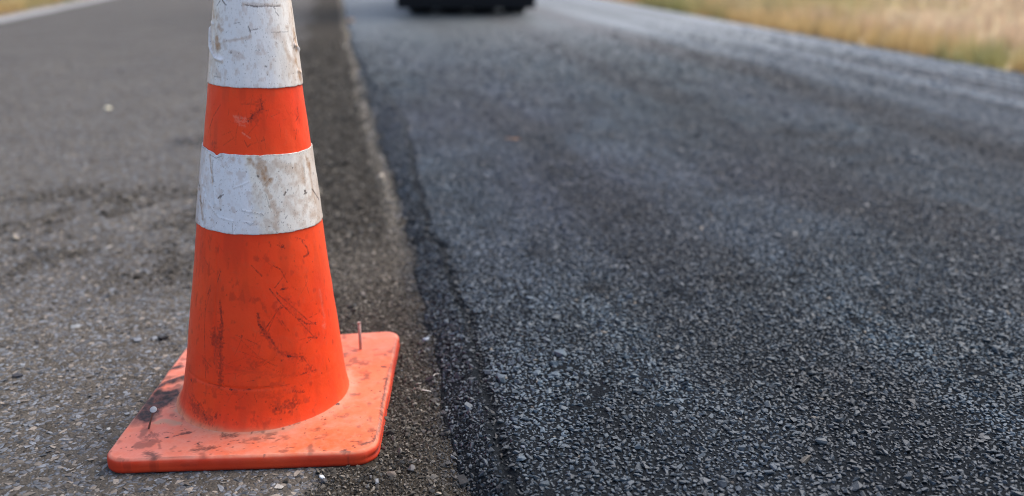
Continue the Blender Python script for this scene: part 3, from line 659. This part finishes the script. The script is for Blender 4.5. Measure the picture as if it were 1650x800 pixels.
# --- square base plate
def line_through(a, b, z): return g(*a, z)[:2], g(*b, z)[:2]
def isect(l1, l2):
    (p, q), (r, s_) = l1, l2; A = np.array([q-p, -(s_-r)]).T; t = np.linalg.solve(A, r-p); return p+t[0]*(q-p)
ZT = .022
Lf = line_through((190, 766), (440, 757.5), .0); Lr = line_through((640.5, 560), (616, 690), .018)
Ll = line_through((180, 716), (298, 560), ZT); Lb = line_through((552, 537), (628, 532.5), ZT)
cs = [isect(Lf, Ll), isect(Lf, Lr), isect(Lb, Lr), isect(Lb, Ll)]
print('plate corners', cs)
rr = [.030, .034, .026, .030]
outl = []; nrm = []
NSIDE, NARC = 150, 40
for i in range(4):
    p, a, b = cs[i], cs[i-1], cs[(i+1) % 4]; d0 = (a-p)/np.linalg.norm(a-p); d1 = (b-p)/np.linalg.norm(b-p)
    ang = math.acos(d0@d1); tl = rr[i]/math.tan(ang/2); cen = p+(d0+d1)/np.linalg.norm(d0+d1)*rr[i]/math.sin(ang/2)
    s0 = p+d0*tl-cen; s1_ = p+d1*tl-cen; a0 = math.atan2(s0[1], s0[0]); a1 = math.atan2(s1_[1], s1_[0])
    while a1 < a0: a1 += 2*PI
    for t in np.linspace(0, 1, NARC): outl.append(cen+rr[i]*np.array([math.cos(a0+(a1-a0)*t), math.sin(a0+(a1-a0)*t)]))
    # straight run to the next corner
    pn_, a_, b_ = cs[(i+1) % 4], p, cs[(i+2) % 4]; e0 = (a_-pn_)/np.linalg.norm(a_-pn_); e1 = (b_-pn_)/np.linalg.norm(b_-pn_)
    tl2 = rr[(i+1) % 4]/math.tan(math.acos(e0@e1)/2); st, en = p+d1*tl, pn_+e0*tl2
    for t in np.linspace(0, 1, NSIDE)[1:-1]: outl.append(st+(en-st)*t)
O = np.array(outl); NO = len(O)
tg = np.roll(O, -1, 0)-np.roll(O, 1, 0); nr = np.stack([tg[:, 1], -tg[:, 0]], -1); nr /= np.linalg.norm(nr, axis=1)[:, None]
wob = .0012*(vn(np.arange(NO)*.03, 1.0)-.5)+.0005*(vn(np.arange(NO)*.2, 2.0)-.5)
cen = O.mean(0); isR = np.clip(nr[:, 0], 0, 1)**2
prof = [(-.004, .0005, 0), (-.0012, .0012, 0), (0, .003, 0), (.0002, .0055, 0), (.0002, .0075, 1), (.0, .0092, 2), (.0, .0105, 2), (.0, .012, 1), (-.0002, .0150, 0), (-.0010, .0180, 0), (-.0026, .0203, 0), (-.0048, .0216, 0)]
rings = []; kinds = []
cc_ = (CB+AX*.024)[:2]
for (off, z, gr) in prof:
    off_ = off - gr*.0016*isR + wob
    rings.append(np.column_stack([O+nr*off_[:, None], np.full(NO, z)]))
inner0 = O-nr*.0048
M_ = 120
angs = np.arctan2(O[:, 1]-cc_[1], O[:, 0]-cc_[0]); circ = cc_+.1185*np.stack([np.cos(angs), np.sin(angs)], -1)
for j in range(1, M_+1):
    t = j/M_; p = inner0*(1-t)+circ*t
    dc = np.hypot(*(p-cc_).T)-.1225
    z = .0220+.0012*(fbm(p[:, 0]*14, p[:, 1]*14, 1.0, 3)-.5)*min(1, 4*t)+.0005*(vn(p[:, 0]*90, p[:, 1]*90)-.5)
    z = z+.0060*np.exp(-np.clip(dc, 0, 1)/.007)
    rings.append(np.column_stack([p, z]))
R_ = np.array(rings)
# ridges of the wrinkled left side (handling marks) and sag towards front left corner
V = R_.reshape(-1, 3).copy()
def bump_px(pts, cf, w, amp):
    P = np.array([g(*cf(*q), .023)[:2] for q in pts]); d = np.full(len(V), 9.0)
    for p, q in zip(P[:-1], P[1:]):
        e_ = q-p; v_ = V[:, :2]-p; t = np.clip((v_@e_)/(e_@e_), 0, 1); d = np.minimum(d, np.linalg.norm(v_-t[:, None]*e_, axis=1))
    V[:, 2] += amp*np.exp(-(d/w)**2)*(V[:, 2] > .019)
for pts, w, a in (([(300,330),(360,290),(420,265)], .006, .0022), ([(300,375),(380,350)], .006, -.0016), ([(330,240),(430,210)], .005, .0016), ([(330,272),(430,245)], .004, -.0014), ([(290,480),(330,470),(420,460)], .008, .0016)): bump_px(pts, c4, w, a)
plate = mesh_obj('base_plate', V-np.array([CB[0], CB[1], 0]), grid_faces(NO, len(R_), True), mat_orange('plate_orange', True), None, smooth=True)
plate.parent = CONE
A, B = V[:, 0], V[:, 1]; one = 1.0
def pc(strokes, cf): return [([tuple(g(*cf(*p), .023)[:2]) for p in pts], w*.001, st) for pts, w, st in strokes]
dirt_shade = np.zeros(len(V)); dust = np.zeros(len(V)); light = np.zeros(len(V))
def soot_field():
    out = np.zeros(len(V))
    paint(A, B, 1.0, pc([([(230,440),(255,395),(300,362),(370,345)],32,1.0), ([(300,395),(340,372)],16,.8), ([(250,470),(300,430)],12,.5), ([(300,305),(360,285),(430,262)],12,.9), ([(350,228),(420,208)],9,.7), ([(190,470),(240,440)],16,.6), ([(270,345),(290,325)],14,.6)], c4), out, .5, 9.0, 120)
    return out*(.8+.9*sstep(.3, .6, fbm(A*90, B*45, 5.0, 4)))
p4 = [([(260,350),(300,372),(370,345)],13,.95), ([(215,430),(250,400),(300,395)],15,.9), ([(230,440),(270,425)],12,.8), ([(300,305),(360,285),(415,262)],9,.85), ([(345,228),(400,213)],7,.6), ([(325,295),(300,300)],3,.6), ([(170,450),(230,440)],7,.45), ([(265,540),(300,535)],7,.4), ([(260,620),(300,640)],7,.65), ([(285,650),(290,680)],5,.6),
      ([(425,528),(460,522)],4,.7), ([(385,540),(415,532)],1.6,.8), ([(345,548),(356,545)],2.2,1), ([(490,605),(565,595)],6,.6), ([(620,540),(680,538)],5,.55), ([(700,570)],2,.6), ([(500,572),(500,580)],1.8,1), ([(510,568)],1.4,1), ([(760,527)],1.3,1), ([(785,590)],1.2,1), ([(940,490),(975,482)],5,.6), ([(820,552),(860,550)],2.5,.4), ([(720,600)],1.2,.7), ([(880,505)],1.5,.9),
      ([(600,655)],3.0,.8), ([(170,665)],3,.5), ([(545,495),(520,500)],2.2,.8), ([(275,520),(310,560),(320,600)],1.5,.35), ([(120,645),(180,660)],3,.35), ([(300,440),(320,420)],3,.5)]
p5 = [([(272,412)],3.2,1), ([(262,415),(283,408)],1.6,1), ([(80,492),(98,490)],4,.7), ([(470,240),(482,243)],3.2,.75), ([(475,293),(485,288)],2.2,.6), ([(310,600)],4.0,.9), ([(290,602),(330,604)],2.0,.7), ([(335,640)],3.2,.7), ([(530,120),(520,200),(490,290)],3.4,.45), ([(490,290),(470,400),(455,510)],3.0,.65), ([(455,510),(430,560),(380,575)],3.0,.6), ([(130,470)],1.2,1), ([(220,512)],1,.9), ([(185,540)],1,.9), ([(422,462)],1.2,.7), ([(440,190),(480,185)],2,.4), ([(300,150),(360,165)],2,.3), ([(140,480)],1.0,1), ([(60,590),(90,585)],2,.4), ([(10,560),(30,552)],2,.4)]
paint(A, B, one, pc(p4, c4)+pc(p5, c5), dirt_shade, 1.3, 1.0, 700)
rp = random.Random(3); sp_ = []
for i in range(260):
    q_ = g(rp.uniform(180, 640), rp.choice([rp.uniform(540, 730), rp.uniform(670, 735)]), .023); sp_.append(([(q_[0], q_[1])], rp.choice([.0007, .0009, .0012, .0019]), rp.uniform(.4, 1)))
for i in range(60):
    q_ = g(rp.uniform(190, 620), rp.uniform(560, 730), .023); an = rp.uniform(-.6, .9); l_q = rp.uniform(.003, .014); sp_.append(([(q_[0], q_[1]), (q_[0]+l_q*math.cos(an), q_[1]+l_q*math.sin(an))], rp.uniform(.0006, .0012), rp.uniform(.25, .7)))
paint(A, B, one, sp_, dirt_shade, 1.3, 7.0, 700)
paint(A, B, one, pc([([(500,470),(440,440),(410,420)],12,.9), ([(400,480),(330,470),(310,480)],9,.8), ([(430,330),(400,350)],12,.7), ([(440,250),(430,400)],10,.6), ([(300,440),(280,460)],8,.4)], c4)
      + pc([([(320,300),(330,250)],6,.5)], c5), dust, .6, 2.0, 160)
dirt_shade = np.clip(np.maximum(dirt_shade, soot_field()), 0, 1)
rc = np.hypot(A-cc_[0], B-cc_[1])
dust = np.maximum(dust, .75*np.exp(-np.abs(rc-.131)/.007)*(.5+.5*vn(A*30, B*30, 4.0)))
dirt_shade = np.maximum(dirt_shade, .35*sstep(.64, .80, fbm(A*60, B*60, V[:, 2]*90, 4)))
dirt_shade = np.maximum(dirt_shade, .8*np.exp(-np.clip(V[:, 2]-.0005, 0, 1)/.002)*(V[:, 2] < .02))  # contact shade at the bottom edge, painted in with the dirt
side = (V[:, 2] < .0195) & (rc > .14)
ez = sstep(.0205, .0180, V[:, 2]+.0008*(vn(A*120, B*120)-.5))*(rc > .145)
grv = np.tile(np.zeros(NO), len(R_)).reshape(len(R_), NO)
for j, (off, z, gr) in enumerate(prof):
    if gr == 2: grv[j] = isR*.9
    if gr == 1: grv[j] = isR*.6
dirt_shade = np.maximum(dirt_shade, grv.ravel())  # groove rows of the right edge coloured darker
fadeA = sstep(-.08, -.30, A+.25*(B-1.3)+.10*(fbm(A*9, B*9, 2.0, 3)-.5)*2)
fadeB = sstep(1.38, 1.5, B)*.8
fade = np.clip(fadeA*.85+fadeB*.6+.25*sstep(-.05, .05, A-.06)*(B > 1.25), 0, 1)*(.55+.45*vn(A*40, B*40))
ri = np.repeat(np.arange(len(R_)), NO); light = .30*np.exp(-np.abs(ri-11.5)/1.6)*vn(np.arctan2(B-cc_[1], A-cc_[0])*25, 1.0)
dirt_shade = np.where((V[:, 2] < .019) & (rc > .15), dirt_shade*(.25+.75*np.clip(grv.ravel()+sstep(.006, .001, V[:, 2]), 0, 1)), dirt_shade)
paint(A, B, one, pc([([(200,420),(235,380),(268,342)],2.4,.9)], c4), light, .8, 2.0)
for nm, a in (('dirt_shade', dirt_shade), ('light', light), ('dust', dust), ('fade', fade), ('fresh', ez)): fattr(plate, nm, a)
plate['label'] = 'square rubber base plate faded to salmon pink with black smudges'

# ------------------------------------------------------------------ nails through the base
def frame(d):
    d = d/np.linalg.norm(d); a = np.cross(d, [0, 1, .3]); a /= np.linalg.norm(a); return d, a, np.cross(d, a)
def lathe(name, base, d, prof, mat, parent=None, n=28, smooth=True):
    d, a, b = frame(np.array(d, float)); V = []
    for (t, r) in prof:
        for k in range(n):
            th = 2*PI*k/n; V.append(np.array(base)+d*t+r*(a*math.cos(th)+b*math.sin(th)))
    F = grid_faces(n, len(prof), True).tolist(); F.append(list(range(n))[::-1]); F.append(list(range((len(prof)-1)*n, len(prof)*n)))
    o = mesh_obj(name, V, F, mat, parent, smooth=False)
    for p in o.data.polygons: p.use_smooth = smooth and len(p.vertices) == 4
    return o
M_STEEL = plain('galvanised_steel', (.40, .385, .37), .38, .8, bump=(400, .0004)); M_RUST = plain('rusty_steel', (.16, .075, .05), .7, .2, bump=(500, .0005))
M_PINKSTEEL = plain('dusty_steel', (.36, .24, .20), .6, .3, bump=(500, .0004))
P0 = g(240, 689, .024); P1 = P0+np.array([.0105, -.006, .030])
nl = empty('nail', P0); tag(nl, 'rusty leaning nail with a round shiny head in the left side of the cone base', 'nail')
D = P1-P0
hd = np.array([.05, -.62, .75]); 
lathe('shank', -D*.3, D, [(0, .0009), (.001, .0013), (np.linalg.norm(D)*1.3-.0004, .0013)], M_RUST, nl)
lathe('head', D-hd/np.linalg.norm(hd)*.0005, hd, [(0, .0030), (.0003, .0046), (.0011, .0048), (.0014, .0044), (.0013, .0036), (.0016, .0016)], M_STEEL, nl)
P0 = g(581, 561, .024); nl2 = empty('nail', P0); tag(nl2, 'straight upright nail standing in the back right corner of the cone base', 'nail')
lathe('shank', (0, 0, -.01), (.0, .0, 1), [(0, .0012), (.001, .0026), (.0555, .0026)], M_PINKSTEEL, nl2)
lathe('head', (0, 0, .0450), (-.05, -.0, 1), [(0, .0026), (.0006, .0031), (.0020, .0032), (.0026, .0027)], M_PINKSTEEL, nl2)

# ------------------------------------------------------------------ single loose stones and litter one can point at
def pebble(u, v, wpx, z, seed, col, label, cat='pebble', name='pebble', flat=.6, elong=1.0, rz=None, rough=.6, cuts=2, dz=0.0):
    P = g(u, v, z); dist = (P-CC)@CF; s = wpx*.5*dist/FPX; r = random.Random(seed); bm = bmesh.new()
    for i in range(16):
        th = r.uniform(0, 2*PI); zz_ = r.uniform(-1, 1); q = math.sqrt(1-zz_*zz_); k = r.uniform(.72, 1)
        bm.verts.new((q*math.cos(th)*k, q*math.sin(th)*k*.8/elong, max(-.7, min(.7, zz_*k))*flat))
    res = bmesh.ops.convex_hull(bm, input=bm.verts)
    bmesh.ops.delete(bm, geom=[e_ for e_ in res['geom_interior'] if isinstance(e_, bmesh.types.BMVert)], context='VERTS')
    bmesh.ops.bevel(bm, geom=bm.edges[:], offset=.07, segments=cuts, affect='EDGES', profile=.6)
    bmesh.ops.recalc_face_normals(bm, faces=bm.faces)
    bmesh.ops.scale(bm, vec=(s, s, s), verts=bm.verts)
    zl = min(w_.co.z for w_ in bm.verts)
    o = bm_obj(name, bm, plain('pebble_%d' % seed, col, rough, bump=(900, .0006)), smooth=False)
    o.location = (P[0], P[1], z-zl*.75-.0002+dz); o.rotation_euler = (r.uniform(-.15, .15), r.uniform(-.15, .15), r.uniform(0, PI) if rz is None else rz)
    return tag(o, label, cat)
pebble(522, 778, 17, .001, 1, (.05, .052, .055), 'dark pebble with pale cap just in front of the cone base')
pebble(519, 771, 13, .004, 21, (.50, .52, .53), 'small pale white grey pebble resting on a dark one in front of the cone base', flat=.7)
pebble(607, 778, 16, .001, 2, (.16, .17, .18), 'blue grey pebble below the front right corner of the cone base')
pebble(597, 770, 10, .001, 22, (.10, .10, .10), 'small dark pebble tucked beside the blue grey one below the front right corner')
pebble(632, 768, 24, .001, 3, (.135, .105, .075), 'brown angular stone right of the pebbles in front of the cone base', 'stone', 'stone')
pebble(685, 552, 20, .003, 4, (.21, .24, .28), 'pale blue stone chip in the grit right behind the cone base', 'stone', 'stone', flat=.45)
pebble(746, 573, 15, .012, 5, (.24, .18, .12), 'tan stone on the dark sloping edge of the fresh asphalt', 'stone', 'stone')
pebble(770, 682, 12, .020, 6, (.26, .17, .12), 'small orange tan stone on the lip of the fresh asphalt', 'stone', 'stone')
pebble(262, 546, 22, .001, 7, (.012, .012, .013), 'black tar lump lying left of the cone beside its base', 'tar lump', 'tar_lump', flat=.5)
pebble(29, 607, 20, .001, 8, (.035, .035, .04), 'flat dark stone near the left border of the old asphalt', 'stone', 'stone', flat=.4, elong=1.5, rz=.1)
pebble(60, 552, 11, .001, 9, (.018, .018, .02), 'small black stone lying loose on the old asphalt left of the cone', 'stone', 'stone')
pebble(122, 527, 26, .0, 10, (.20, .21, .21), 'large flat grey flake set in the old asphalt left of the cone', 'stone', 'stone', flat=.16)
pebble(188, 533, 1, .0, 11, (.17, .175, .185), 'x', 'stone', 'stone')
bpy.data.objects.remove([q for q in bpy.data.objects if q.get('label') == 'x'][0])
pebble(222, 549, 20, .0, 12, (.135, .15, .17), 'blue grey flake beside the black tar lump left of the cone', 'stone', 'stone', flat=.18)
pebble(175, 693, 9, .0, 13, (.5, .48, .42), 'tiny whitish pebble just left of the front left corner of the cone base')
pebble(663, 757, 20, .004, 14, (.085, .08, .075), 'dark slanted stone chip in the grit right of the cone base', 'stone', 'stone', flat=.5)
pebble(175, 176, 14, .001, 15, (.80, .74, .52), 'pale cream round pebble out of focus on the old asphalt, upper left', flat=.5)
pebble(843, 721, 12, .030, 16, (.11, .125, .15), 'rounded pale blue stone proud of the fresh asphalt near its lip', 'stone', 'stone', flat=.5)
# pale earth clod on the lip far behind
pebble(565, 40, 26, .005, 17, (.42, .27, .16), 'blurred tan clod of earth on the joint far behind the cone', 'clod', 'clod', flat=.6)
pebble(826, 225, 19, .033, 18, (.50, .27, .15), 'small orange brown leaf scrap on the fresh asphalt', 'leaf', 'leaf', flat=.08, elong=1.8, rz=-.2)
def splinter(pts, r, label):
    P = np.array([g(u, v, .007) for u, v in pts]); b0 = P[0].copy(); P = P-b0; V = []; F = []; n = 7
    for i, p in enumerate(P):
        d = P[min(i+1, len(P)-1)]-P[max(i-1, 0)]; d = d/np.linalg.norm(d); a = np.cross(d, [0, 0, 1]); a /= np.linalg.norm(a); c = np.cross(a, d)
        k = .35 if i in (0, len(P)-1) else 1
        for q in range(n): V.append(p+r*k*(a*math.cos(2*PI*q/n)+.6*c*math.sin(2*PI*q/n)))
    F = grid_faces(n, len(P), True).tolist()+[list(range(n))[::-1], list(range((len(P)-1)*n, len(P)*n))]
    o = mesh_obj('splinter', V, F, M_SPL, smooth=True); o.location = b0; return tag(o, label, 'splinter')
M_SPL = plain('bleached_wood', (.50, .46, .40), .7, bump=(600, .0003))
splinter([(674, 627), (679, 628.5), (688, 630), (695, 631)], .0015, 'straight bleached white splinter in the grit right of the cone base')
splinter([(698, 609), (699, 605), (701, 603), (705, 602.5), (709, 602.5)], .0009, 'tiny bent white splinter further right, just above the straight one')

# ------------------------------------------------------------------ roller far behind (only its underside is in frame)
M_RUB = plain('black_rubber', (.010, .010, .011), .75, spec=.2, bump=(120, .002)); M_RIM = plain('dark_rim', (.03, .03, .03), .5)
M_BODY = plain('dark_machine_paint', (.035, .035, .04), .4); M_GLS = plain('black_seat_vinyl', (.012, .012, .012), .5)
RO = empty('road_roller', (1.40, 10.20, .030), math.radians(-9)); tag(RO, 'blurred black heavy roller on rubber tyres standing on the fresh asphalt far beyond the cone', 'road roller')
def box(bm, c, s, bev=.01):
    r = bmesh.ops.create_cube(bm, size=1); vs = r['verts']
    bmesh.ops.scale(bm, vec=s, verts=vs); bmesh.ops.translate(bm, vec=c, verts=vs)
    if bev: bmesh.ops.bevel(bm, geom=list({e_ for v_ in vs for e_ in v_.link_edges}), offset=bev, segments=2, affect='EDGES')
def rbox(name, c, s, mat, par=RO, bev=.01):
    bm = bmesh.new(); box(bm, c, s, bev); return bm_obj(name, bm, mat, par)
tyre_me = None
def wheel(x, y, R=.42, w=.285):
    t = lathe('tyre', (x-w/2, y, R), (1, 0, 0), [(0.02, R*.55), (0, R*.75), (.012, R*.93), (.04, R*.985), (.075, R), (w-.075, R), (w-.04, R*.985), (w-.012, R*.93), (w, R*.75), (w-.02, R*.55)], M_RUB, RO, 40)
    lathe('rim', (x-w/2+.03, y, R), (1, 0, 0), [(0, R*.56), (.01, R*.5), (.03, R*.2), (w-.09, R*.2), (w-.07, R*.5), (w-.06, R*.56)], M_RIM, t, 24)
for k in range(4): wheel(-.50+.335*k, 0)
for k in range(4): wheel(-.66+.335*k, 2.35)
rbox('chassis', (-.02, 1.2, .98), (1.25, 3.5, .5), M_BODY, bev=.04)
rbox('axle', (0, 0, .44), (1.2, .12, .12), M_RIM); rbox('axle', (-.09, 2.35, .44), (1.2, .12, .12), M_RIM)
rbox('apron', (0, -.50, .40), (1.42, .03, .66), M_RUB, bev=.006); rbox('apron', (-.02, .50, .40), (1.34, .03, .60), M_RUB, bev=.006)
rbox('ballast_box', (-.02, 1.18, .50), (1.15, 1.2, .50), M_BODY, bev=.03)
rbox('hood', (-.02, 2.35, 1.42), (1.1, 1.2, .42), M_BODY, bev=.05)
rbox('seat', (0, .95, 1.42), (.5, .5, .14), M_GLS, bev=.03); rbox('backrest', (0, 1.22, 1.72), (.5, .12, .5), M_GLS, bev=.03)
for sx in (-.55, .55):
    for sy in (.2, 1.6): rbox('roof_post', (sx, sy, 1.95), (.06, .06, 1.5), M_BODY, bev=.008)
rbox('roof', (0, .9, 2.73), (1.4, 1.8, .08), M_BODY, bev=.02)
lathe('steering_wheel', (0, .5, 1.75), (0, .4, 1), [(0, .20), (.02, .22), (.04, .20)], M_GLS, RO, 28); rbox('steering_column', (0, .46, 1.48), (.06, .06, .52), M_GLS)
